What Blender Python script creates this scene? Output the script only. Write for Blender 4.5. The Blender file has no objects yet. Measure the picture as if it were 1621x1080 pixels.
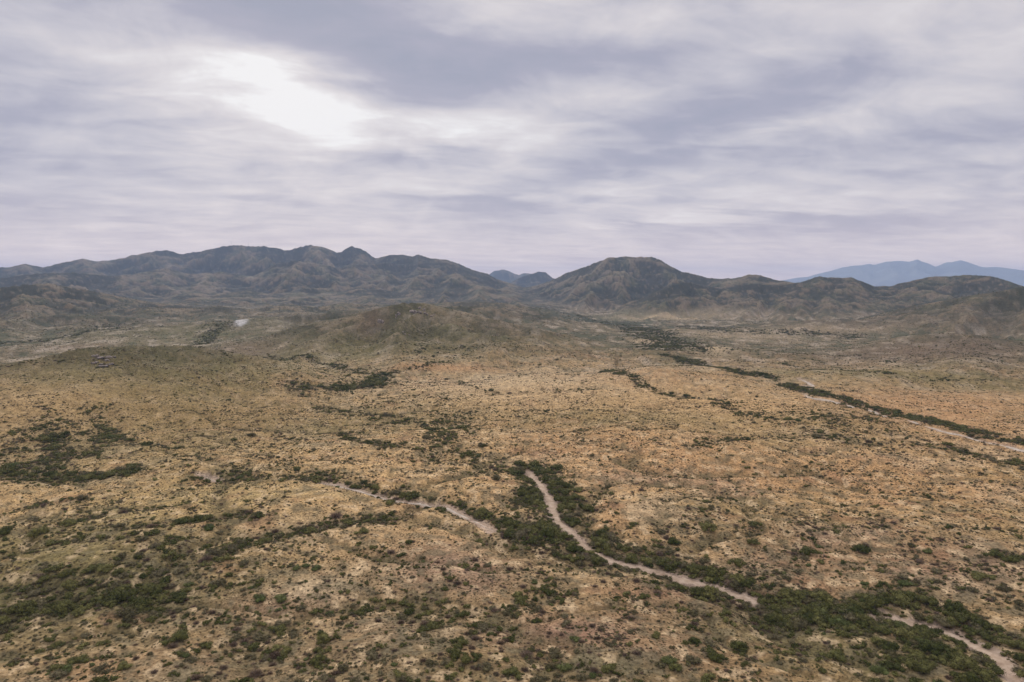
import bpy, math, random
import numpy as np
from mathutils import Vector, Matrix

C = bpy.context.scene
col = C.collection
R = math.radians
rng = np.random.default_rng(11)
random.seed(11)

# ------------------------------------------------------------------ camera, sky, sun, exposure
CAMZ = 100.0
FPX = 1080.7                       # focal length in pixels of the 1621 px wide photograph (24 mm)
HORIZON = 458.0
PITCH = math.atan((540.0 - HORIZON) / FPX)
cam_d = bpy.data.cameras.new('camera'); cam = bpy.data.objects.new('camera', cam_d); col.objects.link(cam)
cam_d.sensor_width = 36; cam_d.lens = 24.0
cam_d.clip_start = 1; cam_d.clip_end = 60000
cam.location = (0, 0, CAMZ); cam.rotation_euler = (R(90) - PITCH, 0, 0)
C.camera = cam

SUN_AZ = math.atan((465 - 810.5) / FPX)     # left of the view axis, behind the bright gap
SUN_EL = R(17.0)
w = bpy.data.worlds.new('World'); C.world = w; w.use_nodes = True
nt = w.node_tree; nt.nodes.clear()
N = nt.nodes; L = nt.links
def wm(op, a, b=None, c=None, clamp=False):
    n = N.new('ShaderNodeMath'); n.operation = op; n.use_clamp = clamp
    for i, v in enumerate((a, b, c)):
        if v is None: continue
        if isinstance(v, (int, float)): n.inputs[i].default_value = v
        else: L.new(v, n.inputs[i])
    return n.outputs[0]
tc = N.new('ShaderNodeTexCoord')
sep = N.new('ShaderNodeSeparateXYZ'); L.new(tc.outputs['Generated'], sep.inputs[0])
dx, dy, dz = sep.outputs
az = wm('ARCTAN2', dx, dy)
el = wm('ARCSINE', dz)
# cloud deck coordinates: direction projected on a flat layer overhead
zz = wm('MAXIMUM', wm('ADD', dz, 0.10), 0.04)
cx = wm('DIVIDE', dx, zz); cy = wm('DIVIDE', dy, zz)
def comb(x, y, z=0.0):
    n = N.new('ShaderNodeCombineXYZ')
    for i, v in enumerate((x, y, z)):
        if isinstance(v, (int, float)): n.inputs[i].default_value = v
        else: L.new(v, n.inputs[i])
    return n.outputs[0]
def wnoise(vec, scale, detail=4, rough=0.5, dist=0.0):
    n = N.new('ShaderNodeTexNoise'); n.inputs['Scale'].default_value = scale
    n.inputs['Detail'].default_value = detail; n.inputs['Roughness'].default_value = rough
    n.inputs['Distortion'].default_value = dist
    L.new(vec, n.inputs['Vector']); return n.outputs[0]
deck = comb(cx, cy)
ca, sa = math.cos(R(14)), math.sin(R(14))
sx_ = wm('ADD', wm('MULTIPLY', cx, ca), wm('MULTIPLY', cy, sa))
sy_ = wm('SUBTRACT', wm('MULTIPLY', cy, ca), wm('MULTIPLY', cx, sa))
streak = comb(wm('MULTIPLY', sx_, 0.55), wm('MULTIPLY', sy_, 1.25))
n1 = wm('SUBTRACT', wnoise(streak, 0.75, 5, 0.52, 0.35), 0.5)
n2 = wm('SUBTRACT', wnoise(streak, 2.3, 4, 0.5, 0.5), 0.5)
n3 = wm('SUBTRACT', wnoise(deck, 1.1, 3, 0.5, 0.2), 0.5)
n4 = wm('SUBTRACT', wnoise(comb(wm('MULTIPLY', sx_, 2.0), wm('MULTIPLY', sy_, 2.9), 3.3), 1.5, 5, 0.55, 0.6), 0.5)
# wispy displacement of the traced cloud masses
wa = wm('ADD', az, wm('MULTIPLY', n3, 0.16)); wa = wm('ADD', wa, wm('MULTIPLY', n2, 0.14))
we = wm('ADD', el, wm('MULTIPLY', n1, 0.07)); we = wm('ADD', we, wm('MULTIPLY', n2, 0.05))
def px_dir(u, v):
    x = (u - 810.5) / FPX; z = -(v - 540) / FPX
    c, s = math.cos(PITCH), math.sin(PITCH)
    X, Y, Z = x, c + s * z, c * z - s
    return math.atan2(X, Y), math.asin(Z / math.sqrt(X * X + Y * Y + Z * Z))
CLOUDS = [  # u, v, half width, half height, tilt (deg, + rises to the right), amount (+ bright, - dark)
    (435, 135, 80, 42, -4, 0.17), (500, 160, 90, 32, -8, 0.07), (395, 140, 70, 38, 10, 0.08), (440, 165, 220, 90, 0, 0.12), (520, 172, 90, 32, -16, 0.12), (385, 165, 100, 34, 12, 0.14), (430, 105, 40, 24, -20, 0.16),
    (500, 45, 330, 40, -6, -0.26), (600, 95, 170, 34, -16, -0.30), (690, 120, 90, 36, 0, -0.22), (160, 25, 200, 40, -5, -0.14),
    (80, 75, 150, 36, -12, 0.12), (250, 105, 90, 30, -10, 0.12), (60, 260, 170, 95, 0, -0.22), (190, 180, 110, 60, 10, -0.08),
    (700, 210, 150, 50, 5, 0.16), (590, 255, 140, 18, 6, -0.20), (680, 245, 70, 14, 0, -0.16), (800, 185, 90, 50, 0, 0.12),
    (900, 90, 120, 26, 0, -0.14), (1000, 95, 150, 24, 3, -0.16), (1250, 60, 260, 55, 10, 0.10), (1080, 200, 210, 34, 14, -0.18),
    (1300, 140, 190, 36, 14, -0.13), (1240, 215, 100, 13, 8, 0.15), (1130, 205, 60, 10, 12, 0.13), (1020, 245, 150, 24, 4, -0.20),
    (1450, 225, 200, 18, 6, -0.15), (1500, 270, 220, 12, 4, -0.16), (940, 310, 160, 12, 6, 0.16), (1110, 305, 120, 9, 4, 0.12),
    (1300, 300, 260, 9, 3, 0.12), (700, 330, 180, 24, 2, -0.18), (830, 340, 100, 10, 0, -0.12), (1180, 360, 330, 11, 0, -0.16),
    (1450, 335, 220, 13, 2, -0.14), (900, 350, 190, 9, 2, 0.12), (300, 300, 220, 60, 0, 0.07), (1560, 80, 80, 60, 15, 0.12),
    (1590, 405, 130, 10, 0, 0.10), (20, 385, 110, 9, 0, 0.12), (600, 305, 120, 16, 5, 0.10), (860, 250, 60, 24, 0, 0.08)]
n5 = wm('SUBTRACT', wnoise(comb(az, wm('MULTIPLY', el, 2.4), 1.7), 6.0, 7, 0.6, 0.7), 0.5)
B = wm('ADD', 0.575, wm('MULTIPLY', n1, 0.40)); B = wm('ADD', B, wm('MULTIPLY', n2, 0.46)); B = wm('ADD', B, wm('MULTIPLY', n3, 0.24)); B = wm('ADD', B, wm('MULTIPLY', n4, 0.52)); B = wm('ADD', B, wm('MULTIPLY', n5, 0.66))
ragged = wm('ADD', 1.0, wm('ADD', wm('MULTIPLY', n4, 1.2), wm('MULTIPLY', n5, 1.6)))
for (u, v, hw, hh, tilt, amt) in CLOUDS:
    a0, e0 = px_dir(u, v)
    t = R(tilt); ct, st = math.cos(t), math.sin(t)
    near_sun = amt > 0 and abs(u - 460) < 90 and abs(v - 150) < 60
    da = wm('SUBTRACT', wm('MULTIPLY', wm('ADD', wa, az), .5) if near_sun else wa, a0); de = wm('SUBTRACT', wm('MULTIPLY', wm('ADD', we, el), .5) if near_sun else we, e0)
    p = wm('ADD', wm('MULTIPLY', da, ct / (hw / FPX)), wm('MULTIPLY', de, st / (hw / FPX)))
    q = wm('SUBTRACT', wm('MULTIPLY', de, ct / (hh / FPX)), wm('MULTIPLY', da, st / (hh / FPX)))
    g = wm('POWER', 2.71828, wm('MULTIPLY', wm('ADD', wm('MULTIPLY', p, p), wm('MULTIPLY', q, q)), -0.7))
    if amt > .13: g = wm('MULTIPLY', g, ragged)
    B = wm('MULTIPLY_ADD', g, amt, B)
ramp = N.new('ShaderNodeValToRGB'); L.new(B, ramp.inputs[0])
cr = ramp.color_ramp; cr.interpolation = 'LINEAR'
cr.elements[0].position = 0.05; cr.elements[0].color = (0.37, 0.38, 0.47, 1)
cr.elements[1].position = 1.0; cr.elements[1].color = (0.97, 0.95, 0.94, 1)
for p_, c_ in ((0.32, (0.44, 0.43, 0.515)), (0.52, (0.595, 0.57, 0.62)), (0.70, (0.73, 0.685, 0.70)), (0.86, (0.84, 0.80, 0.80))):
    e = cr.elements.new(p_); e.color = c_ + (1,)
# overcast skies brighten towards the zenith (mostly above the frame)
zen = wm('ADD', 1.0, wm('MULTIPLY', wm('POWER', wm('MAXIMUM', wm('SUBTRACT', dz, 0.38), 0.0), 1.2), 3.0))
sky = N.new('ShaderNodeTexSky'); sky.sky_type = 'NISHITA'; sky.sun_disc = False
sky.sun_elevation = SUN_EL; sky.sun_rotation = SUN_AZ; sky.altitude = 1300
skb = N.new('ShaderNodeVectorMath'); skb.operation = 'SCALE'; L.new(sky.outputs[0], skb.inputs[0]); skb.inputs['Scale'].default_value = 0.10
clb = N.new('ShaderNodeVectorMath'); clb.operation = 'SCALE'; L.new(ramp.outputs[0], clb.inputs[0]); L.new(zen, clb.inputs['Scale'])
glow = wm('POWER', 2.71828, wm('MULTIPLY', wm('ABSOLUTE', el), -22.0))       # paler, warmer air along the horizon
glc = N.new('ShaderNodeVectorMath'); glc.operation = 'SCALE'; glc.inputs[0].default_value = (1.20, 0.74, 0.45); L.new(glow, glc.inputs['Scale'])
cla = N.new('ShaderNodeVectorMath'); cla.operation = 'ADD'; L.new(clb.outputs[0], cla.inputs[0]); L.new(glc.outputs[0], cla.inputs[1]); clb = cla
mixc = N.new('ShaderNodeMix'); mixc.data_type = 'RGBA'; mixc.inputs[0].default_value = 0.95
L.new(skb.outputs[0], mixc.inputs[6]); L.new(clb.outputs[0], mixc.inputs[7])
bg = N.new('ShaderNodeBackground'); L.new(mixc.outputs[2], bg.inputs[0]); bg.inputs[1].default_value = 1.0
wo = N.new('ShaderNodeOutputWorld'); L.new(bg.outputs[0], wo.inputs[0])

sun_d = bpy.data.lights.new('sun', 'SUN'); sun = bpy.data.objects.new('sun', sun_d); col.objects.link(sun)
sun_d.energy = 1.5; sun_d.angle = R(12); sun_d.color = (1.0, 0.89, 0.74)
sdir = Vector((math.sin(SUN_AZ) * math.cos(SUN_EL), math.cos(SUN_AZ) * math.cos(SUN_EL), math.sin(SUN_EL)))
sun.rotation_euler = sdir.to_track_quat('Z', 'Y').to_euler()
C.view_settings.view_transform = 'Standard'; C.view_settings.look = 'None'
C.view_settings.exposure = 0.0; C.view_settings.gamma = 1.0
C.render.engine = 'CYCLES'
C.cycles.max_bounces = 4; C.cycles.diffuse_bounces = 2; C.cycles.glossy_bounces = 1
C.cycles.transmission_bounces = 1; C.cycles.volume_bounces = 0; C.cycles.transparent_max_bounces = 4
C.cycles.use_denoising = True

# ------------------------------------------------------------------ helpers
def smooth(t):
    t = np.clip(t, 0, 1); return t * t * (3 - 2 * t)
def _h(ix, iy, seed):
    n = (ix.astype(np.int64) * 374761393 + iy.astype(np.int64) * 668265263 + seed * 974711) & 0x7fffffff
    n = ((n ^ (n >> 13)) * 1274126177) & 0x7fffffff
    n = (n ^ (n >> 16)) & 0xffff
    return n * (2 * math.pi / 65536)
def perlin(x, y, seed=0):
    x0 = np.floor(x); y0 = np.floor(y); fx = x - x0; fy = y - y0
    ux = fx * fx * fx * (fx * (fx * 6 - 15) + 10); uy = fy * fy * fy * (fy * (fy * 6 - 15) + 10)
    def g(ix, iy, ox, oy):
        a = _h(ix, iy, seed); return np.cos(a) * ox + np.sin(a) * oy
    a = g(x0, y0, fx, fy); b = g(x0 + 1, y0, fx - 1, fy); c = g(x0, y0 + 1, fx, fy - 1); d = g(x0 + 1, y0 + 1, fx - 1, fy - 1)
    return 1.5 * ((a + (b - a) * ux) + ((c + (d - c) * ux) - (a + (b - a) * ux)) * uy)
def fbm(x, y, seed=0, octv=4, gain=0.5, lac=2.03):
    s = 0; a = 1.0; t = 0
    for i in range(octv):
        s = s + a * perlin(x + 17.3 * i, y - 9.1 * i, seed + i * 7); t += a; a *= gain; x = x * lac; y = y * lac
    return s / t
def ridged(x, y, seed=0, octv=4, gain=0.5):
    s = 0; a = 1.0; t = 0
    for i in range(octv):
        s = s + a * (1 - np.abs(perlin(x + 31.7 * i, y + 5.9 * i, seed + i * 13)) * 1.6); t += a; a *= gain; x = x * 2.1; y = y * 2.1
    return np.clip(s / t, 0, 1)

def px_ray(u, v):
    u = np.asarray(u, float); v = np.asarray(v, float)
    x = (u - 810.5) / FPX; z = -(v - 540) / FPX
    c, s = math.cos(PITCH), math.sin(PITCH)
    X, Y, Z = x, c + s * z, c * z - s
    h = np.hypot(X, Y)
    return np.arctan2(X, Y), Z / h            # azimuth, slope
def to_px(x, y, z):
    c, s = math.cos(PITCH), math.sin(PITCH)
    zz = z - CAMZ
    f = c * y - s * zz; up = s * y + c * zz
    f = np.maximum(f, 1e-3)
    return 810.5 + FPX * x / f, 540 - FPX * up / f

# ------------------------------------------------------------------ terrain: hills and ranges as real ridges
class Ridge:
    def __init__(self, name, cls, pts, D, Wf, Wb, wob=0.10, spur=420, amp=0.30, p=1.35, taper=0.05, seed=1, dd=None):
        u = np.array([q[0] for q in pts], float); v = np.array([q[1] for q in pts], float)
        self.az, self.sl = px_ray(u, v)
        self.name, self.cls, self.D, self.Wf, self.Wb, self.wob, self.spur, self.amp, self.p, self.taper, self.seed = name, cls, D, Wf, Wb, wob, spur, amp, p, taper, seed
        self.dd = dd
    def dist(self, az):
        s = self.seed
        d = self.D * (1 + self.wob * perlin(az * 5.0 + s * 3.1, az * 0 + s, s) + self.wob * 0.4 * perlin(az * 17.0 + s, az * 0 + 2.5, s + 3))
        if self.dd: d = d * np.interp(az, px_ray(np.array(self.dd[0], float), 458)[0], self.dd[1])
        return d
    def height(self, az, r, x, y):
        D = self.dist(az)
        sl = np.interp(az, self.az, self.sl)
        H = CAMZ + D * sl
        if self.cls == 2: H = H * (1 + .035 * fbm(az * 70, az * 0 + self.seed, self.seed + 50, 3))
        H = H * smooth((az - (self.az[0] - self.taper)) / self.taper) * smooth(((self.az[-1] + self.taper) - az) / self.taper)
        s = self.seed; k = self.spur
        lat = az * self.D
        wx = lat + 0.35 * k * perlin(x / (k * 1.3), y / (k * 1.3), s + 40)
        rg = ridged(wx / k, (r + 0.0) / (k * 3.6) + s, s + 20, 2)
        rs = ridged(x / (k * .55) + s, y / (k * .55), s + 25, 4)
        t = np.where(r < D, (D - r) / self.Wf, (r - D) / self.Wb)
        tt = t * ((1.30 - 0.50 * rg) if self.spur > 150 else (1.14 - 0.20 * rg))
        prof = np.clip(1 - tt, 0, 1) ** self.p
        prof = prof * (2 - prof) ** 0.45
        rt = ridged(x / (k * .2) + s, y / (k * .2), s + 28, 3, .6)
        env = np.clip(t * 5.0, 0, 1) * np.clip(1 - tt, 0, 1)
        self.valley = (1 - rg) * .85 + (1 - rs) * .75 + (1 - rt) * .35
        h = H * prof - H * self.amp * env * ((1 - rg) * 0.85 + (1 - rs) * 0.75 + (1 - rt) * .16)
        return np.maximum(h, 0) * (H > 0)

RIDGES = [
 Ridge('range', 2, [(-260,440),(-120,420),(-60,428),(0,423),(20,422),(40,417),(68,423),(83,419),(110,414),(130,409),(153,414),(170,413),(187,409),(197,408),(227,400),(257,396),(274,398),(290,402),(320,397),(350,390),(370,388),(393,389),(412,390),(430,390),(440,393),(450,397),(463,394),(477,390),(487,387),(500,389),(507,390),(520,394),(533,399),(540,398),(550,392),(558,389),(573,394),(584,402),(593,408),(600,408),(617,403),(640,403),(653,406),(662,403),(672,406),(683,409),(707,411),(727,418),(747,427),(773,434),(787,443),(817,452),(850,460)],
       6300, 2300, 1800, .05, 620, .34, 1.2, seed=2, dd=((-100, 300, 600, 700, 820), (1.12, 1.08, .95, .85, .78))),
 Ridge('front range', 2, [(-200,446),(-60,442),(0,440),(60,432),(120,431),(170,436),(210,434),(262,424),(300,434),(350,430),(400,438),(430,424),(462,412),(490,416),(540,426),(575,420),(620,418),(650,426),(690,428),(740,446),(800,458)],
       5000, 1300, 900, .07, 420, .40, 1.1, seed=3),
 Ridge('far gap hill', 2, [(758,444),(773,434),(783,429),(795,426),(806,429),(817,434),(822,435),(830,432),(838,433),(850,436),(900,444),(950,450)], 11000, 1800, 1500, .02, 600, .2, 1.0, seed=5),
 Ridge('gap hill', 2, [(790,456),(818,442),(828,436),(840,433),(852,429),(863,431),(870,436),(877,441),(900,450),(930,456)], 7600, 1100, 900, .02, 380, .3, 1.0, seed=6),
 Ridge('cone hill', 2, [(800,466),(850,452),(877,442),(893,434),(908,428),(923,423),(940,417),(953,412),(962,408),(970,407),(990,406),(1007,407),(1020,406),(1030,406),(1037,408),(1043,410),(1053,416),(1063,422),(1080,430),(1100,434),(1123,440),(1140,441),(1160,441),(1172,438),(1183,435),(1203,435),(1215,439),(1227,443),(1247,446),(1263,448),(1300,452)],
       4300, 1350, 900, .04, 330, .36, 1.25, seed=7, dd=((800, 1000, 1150, 1300), (1.1, 1.0, .88, .82))),
 Ridge('right hills', 2, [(1180,470),(1240,452),(1263,448),(1272,446),(1280,443),(1297,437),(1303,438),(1310,440),(1322,440),(1333,439),(1342,439),(1350,440),(1358,443),(1367,446),(1375,450),(1383,453),(1395,453),(1407,453),(1422,449),(1440,446),(1455,441),(1473,438),(1490,437),(1510,437),(1530,435),(1547,435),(1562,437),(1580,439),(1590,442),(1600,446),(1613,451),(1640,458),(1760,450),(1900,462)],
       3300, 900, 700, .05, 260, .32, 1.2, seed=8),
 Ridge('brown spurs', 1, [(1010,474),(1045,458),(1075,447),(1095,446),(1120,455),(1150,458),(1175,452),(1200,450),(1235,453),(1265,458),(1290,456),(1320,463),(1360,470),(1420,474),(1500,478)],
       3000, 620, 500, .06, 190, .36, 1.1, seed=9),
 Ridge('near right hill', 1, [(1380,498),(1440,484),(1500,474),(1540,466),(1570,461),(1590,458),(1605,454),(1621,453),(1680,448),(1800,455)], 2000, 520, 500, .04, 170, .30, 1.1, seed=10),
 Ridge('left dark hills', 1, [(-250,452),(-80,448),(0,455),(40,450),(75,448),(110,454),(150,461),(190,470),(240,478),(300,484)], 2700, 800, 600, .07, 210, .34, 1.1, seed=12),
 Ridge('middle hills', 1, [(150,472),(200,468),(250,472),(300,462),(340,465),(390,460),(430,466),(480,459),(520,464),(560,461),(600,458),(640,464),(690,461),(740,463),(800,468),(860,476)], 3900, 900, 700, .06, 300, .32, 1.0, seed=13),
 Ridge('low hills', 1, [(180,492),(240,486),(300,489),(350,484),(400,490),(450,481),(500,486),(540,480),(580,483),(660,482),(730,478),(790,480),(850,488),(900,498)], 2250, 480, 420, .08, 200, .30, 1.0, seed=14),
 Ridge('right shoulder', 0, [(620,492),(680,487),(740,485),(800,490),(870,500),(940,512),(1000,522),(1050,534)], 1750, 380, 300, .08, 140, .40, 1.1, seed=41),
 Ridge('left shoulder', 1, [(150,524),(220,519),(300,511),(370,508),(430,500),(500,494),(560,490),(600,490)], 1700, 330, 300, .09, 150, .42, 1.1, seed=42),
 Ridge('far left rise', 1, [(-200,512),(-60,508),(0,506),(60,500),(120,497),(180,498),(240,505),(300,512)], 1900, 300, 300, .09, 150, .40, 1.1, seed=43),
 Ridge('right flat rise', 0, [(1080,520),(1160,514),(1240,508),(1330,506),(1420,510),(1500,512),(1580,508),(1640,506),(1760,512)], 1950, 260, 260, .07, 150, .40, 1.0, seed=44),
 Ridge('rocky knoll', 1, [(330,553),(400,538),(450,522),(500,510),(545,500),(590,488),(620,481),(640,478),(660,478),(685,481),(715,488),(760,500),(820,514),(880,527),(940,543)],
       1200, 430, 360, .07, 160, .42, 1.35, seed=15),
 Ridge('left knoll', 1, [(-200,590),(-60,580),(0,574),(60,566),(110,556),(150,549),(200,545),(250,544),(300,546),(350,553),(400,562),(450,575),(490,588),(540,604)],
       800, 260, 240, .05, 90, .22, 1.25, seed=16),
 Ridge('brown rise', 1, [(1240,575),(1300,560),(1370,547),(1430,534),(1480,528),(1540,530),(1600,537),(1660,545),(1800,560)], 1250, 330, 300, .05, 120, .22, 1.1, seed=17),
 Ridge('low rise', 0, [(560,560),(620,553),(700,548),(780,550),(850,556),(920,558)], 960, 190, 180, .03, 90, .2, 1.1, taper=.12, seed=18),
 Ridge('bank', 0, [(985,590),(1040,583),(1100,586),(1160,592),(1220,607),(1290,628),(1360,650)], 760, 90, 160, .02, 60, .15, 1.0, seed=19),
]
def gullies(x, y):
    """small branching drainages: 1 along the bed of each"""
    wx = x + 26 * fbm(x / 60, y / 60, 110, 2); wy = y + 26 * fbm(x / 60 + 9, y / 60, 111, 2)
    n = np.abs(perlin((wx * .8 + wy * .35) / 135, (wy * .8 - wx * .25) / 80, 112)); m = np.abs(perlin(wx / 62 + 3, wy / 50, 113))
    e = smooth((perlin(x / 210, y / 210, 114) + .45) / .6)
    a = smooth(1 - n / .085) * e; b = smooth(1 - m / .10) * e * .55
    return np.maximum(a, b), e
def base_h(x, y):
    r = np.hypot(x, y)
    h = 11.0 * fbm(x / 420, y / 300 + 3.1, 101, 3) + 5.5 * fbm(x / 150 + 4, y / 105, 102, 3)
    h = h + 1.3 * (ridged(x / 75 + .12 * y / 75, y / 60, 103, 3) - .6)
    fade = 1 - 0.6 * smooth((r - 2500) / 2500)
    near = smooth((r - 40) / 120)
    gv, _ = gullies(x, y)
    h = h - 1.9 * gv + 2.0 * (ridged(x / 130 + .3 * y / 130, y / 95, 107, 4, .55) - .6)
    far = 9 * fbm(x / 900, y / 700, 105, 4) * smooth((r - 1200) / 1500) * (1 - smooth((r - 6000) / 3000))
    return h * fade * near + far * 0.8
def terrain(x, y, parts=False):
    x = np.asarray(x, float); y = np.asarray(y, float)
    az = np.arctan2(x, y); r = np.hypot(x, y)
    b = base_h(x, y)
    s = np.zeros_like(x); best = np.zeros_like(x); cls = np.zeros(x.shape, int); idx = np.full(x.shape, -1.0)
    for i, rd in enumerate(RIDGES):
        m = (r > rd.D * .8 - rd.Wf * 1.4) & (r < rd.D * 1.25 + rd.Wb * 1.4) & (az > rd.az[0] - .05) & (az < rd.az[-1] + .05)
        if not m.any(): continue
        h = np.zeros_like(x); h[m] = rd.height(az[m], r[m], x[m], y[m])
        s = s + np.maximum(h, 0) ** 5
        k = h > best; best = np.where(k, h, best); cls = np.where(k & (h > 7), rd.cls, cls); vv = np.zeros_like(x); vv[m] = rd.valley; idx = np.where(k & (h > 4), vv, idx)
    hr = s ** 0.2
    z = hr + b * np.clip(1 - hr / 90.0, 0.12, 1)
    if parts: return z, hr, cls, idx
    return z
def unproject(u, v):
    az, sl = px_ray(u, v); az = np.atleast_1d(az); sl = np.atleast_1d(sl)
    rr = np.geomspace(90, 12000, 900)
    X = np.sin(az)[:, None] * rr; Y = np.cos(az)[:, None] * rr
    d = (CAMZ + sl[:, None] * rr) - terrain(X, Y)
    hit = d <= 0
    k = np.where(hit.any(1), hit.argmax(1), len(rr) - 1); k = np.maximum(k, 1)
    i = np.arange(len(k)); d0 = d[i, k - 1]; d1 = d[i, k]
    f = np.clip(d0 / np.maximum(d0 - d1, 1e-6), 0, 1)
    r = rr[k - 1] + f * (rr[k] - rr[k - 1])
    return np.sin(az) * r, np.cos(az) * r
def path_xy(pts, step=4.0):
    x, y = unproject([p[0] for p in pts], [p[1] for p in pts])
    # Catmull-Rom then resample
    P = np.stack([x, y], 1); out = []
    for i in range(len(P) - 1):
        p0 = P[max(i - 1, 0)]; p1 = P[i]; p2 = P[i + 1]; p3 = P[min(i + 2, len(P) - 1)]
        n = max(2, int(np.hypot(*(p2 - p1)) / step))
        t = np.linspace(0, 1, n, endpoint=False)[:, None]
        out.append(.5 * ((2 * p1) + (-p0 + p2) * t + (2 * p0 - 5 * p1 + 4 * p2 - p3) * t ** 2 + (-p0 + 3 * p1 - 3 * p2 + p3) * t ** 3))
    out.append(P[-1:]); return np.concatenate(out)

# dark bands of shrubs along the drainages, traced over the photograph and laid on the terrain:
# points, half width in metres, density
CORR = [
 ([(838,742),(862,772),(878,808),(905,835),(935,863),(985,884),(1055,902),(1125,920),(1190,942),(1300,965),(1420,972),(1495,992),(1560,1022),(1600,1045),(1660,1075)], 15, 1.15),
 ([(722,655),(722,680),(700,700),(745,722),(790,738),(838,756),(850,790)], 17, .5),
 ([(330,750),(400,753),(470,752),(540,757),(600,775),(660,790),(740,803),(800,832),(860,852),(930,878)], 11, .85),
 ([(-60,752),(0,750),(60,753),(120,757),(190,748)], 13, .95),
 ([(205,985),(240,950),(268,926),(300,900),(335,882),(370,862),(450,847),(533,828),(600,822)], 9, .75),
 ([(60,924),(113,907),(160,897),(215,880),(283,853)], 6, .8),
 ([(0,815),(60,800),(130,790),(180,795)], 5, .5),
 ([(-40,1000),(20,965),(90,945),(170,940),(250,935)], 15, .85),
 ([(455,568),(510,574),(560,584),(600,592),(640,584),(700,572)], 14, .8),
 ([(475,612),(540,613),(590,607),(605,592)], 17, 1.1),
 ([(500,640),(525,648),(600,658),(690,672)], 9, .55),
 ([(860,488),(920,500),(985,514),(1040,530),(1075,548)], 70, 1.1),
 ([(1060,562),(1105,576),(1155,585),(1205,592),(1245,606),(1290,620),(1330,630),(1385,645),(1440,658),(1500,672),(1560,686),(1640,702)], 13, 1.2),
 ([(1120,630),(1170,652),(1240,666),(1300,688),(1360,697),(1430,700),(1500,708),(1560,722),(1640,740)], 11, .55),
 ([(1080,516),(1150,522),(1250,527),(1350,532)], 45, .9),
 ([(-30,549),(60,541),(130,526),(190,514)], 45, .8),
 ([(318,545),(335,528),(352,513)], 30, .9),
 ([(575,960),(590,915),(615,890),(650,857)], 8, .45),
 ([(560,965),(640,965),(700,1000),(760,995),(810,955),(880,930)], 9, .55),
 ([(690,700),(640,690),(600,720)], 8, .4),
 ([(0,580),(60,575),(100,566)], 12, .4),
 ([(0,815),(28,808),(70,796),(100,794),(140,797)], 4, .9), ([(110,826),(130,822),(185,811),(241,803),(296,795)], 4, .9),
 ([(194,836),(296,825),(317,822),(363,816),(400,815),(419,811)], 4, .95), ([(180,690),(231,703),(278,708),(320,706)], 4, .8),
 ([(541,679),(556,694),(587,699),(624,705),(680,712)], 5, .95), ([(500,645),(532,655),(593,662),(643,668),(671,670),(700,690)], 6, .9),
 ([(800,722),(840,713),(890,712),(923,703),(917,683),(923,663)], 5, .4), ([(957,587),(1007,600),(1057,623),(1120,632)], 9, .9), ([(720,600),(767,617),(873,620),(960,612)], 8, .6),
 ([(1100,705),(1240,690),(1330,696)], 6, .7), ([(1050,860),(1090,820),(1130,790),(1190,770)], 7, .5), ([(1250,900),(1280,860),(1330,820)], 7, .5), ([(1600,960),(1560,900),(1530,860)], 7, .5),
 ([(0,880),(80,862),(160,850),(240,846)], 5, .7), ([(330,975),(380,985),(440,1000),(520,1010)], 7, .6), ([(700,660),(690,700),(715,730)], 10, .5), ([(640,700),(700,712),(760,738)], 8, .55), ([(60,680),(90,705),(70,740)], 12, .8), ([(150,650),(170,690),(140,720)], 12, .6),
 ([(350,560),(420,565),(470,572)], 8, .7), ([(640,560),(700,552),(760,548)], 12, .5), ([(0,600),(80,596),(160,602)], 7, .5), ([(1240,575),(1400,590),(1560,600)], 12, .5),
]
# patches of denser cover: u, v, half width px, half height px, density
BLOBS = [(80,700,90,50,.55),(140,665,60,25,.4),(60,740,90,20,.5),(760,715,110,40,.28),(870,800,60,45,.8),(935,800,30,30,.6),
 (1100,830,120,40,.32),(1060,870,60,14,.6),(1280,930,160,35,.45),(1250,965,90,20,.6),(1460,1035,90,45,1.2),(1560,1090,60,40,.9),(1290,1000,110,40,.35),
 (400,1040,150,45,.62),(290,960,120,30,.5),(120,940,130,40,.5),(50,1010,90,50,.4),(700,1030,140,40,.38),(860,1060,200,30,.34),(1000,1040,150,40,.28),
 (600,870,60,40,.25),(1310,660,80,18,.4),(1400,690,110,14,.3),(1340,560,150,20,.25),(90,520,110,25,.5),(560,600,70,30,.4),(620,640,110,30,.3),(1400,850,160,70,.22),(1540,880,90,60,.25),
 (1010,540,90,14,.3),(880,520,90,14,.3),(180,480,120,12,.4),(1560,540,80,20,.25),(700,520,80,18,.3),(1340,760,120,40,.12),(470,900,50,12,.15),(100,950,220,60,.5),(30,1030,120,50,.45),(330,1060,160,40,.5),(1560,960,90,40,.4),(1450,930,120,30,.4),(520,1055,240,45,.55),(920,1060,260,40,.6),(650,1065,180,30,.6),(420,1010,160,50,.5),(1250,1010,200,50,.45),(330,890,120,30,.3),(640,930,90,60,.35),(1500,840,140,60,.26),(1180,850,140,60,.3),(640,980,120,40,.4),(780,900,130,40,.35),(200,980,200,60,.4),(40,840,110,40,.3),(1060,1000,120,50,.3),(950,900,100,25,.3),(300,700,200,60,.14),(720,560,160,16,.35),(400,610,120,25,.2)]
corr_pts = []; 
for pts, hw, dn in CORR:
    q = path_xy(pts, max(2.0, hw * .35)); corr_pts.append((q, hw, dn))
blob_w = []
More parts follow.
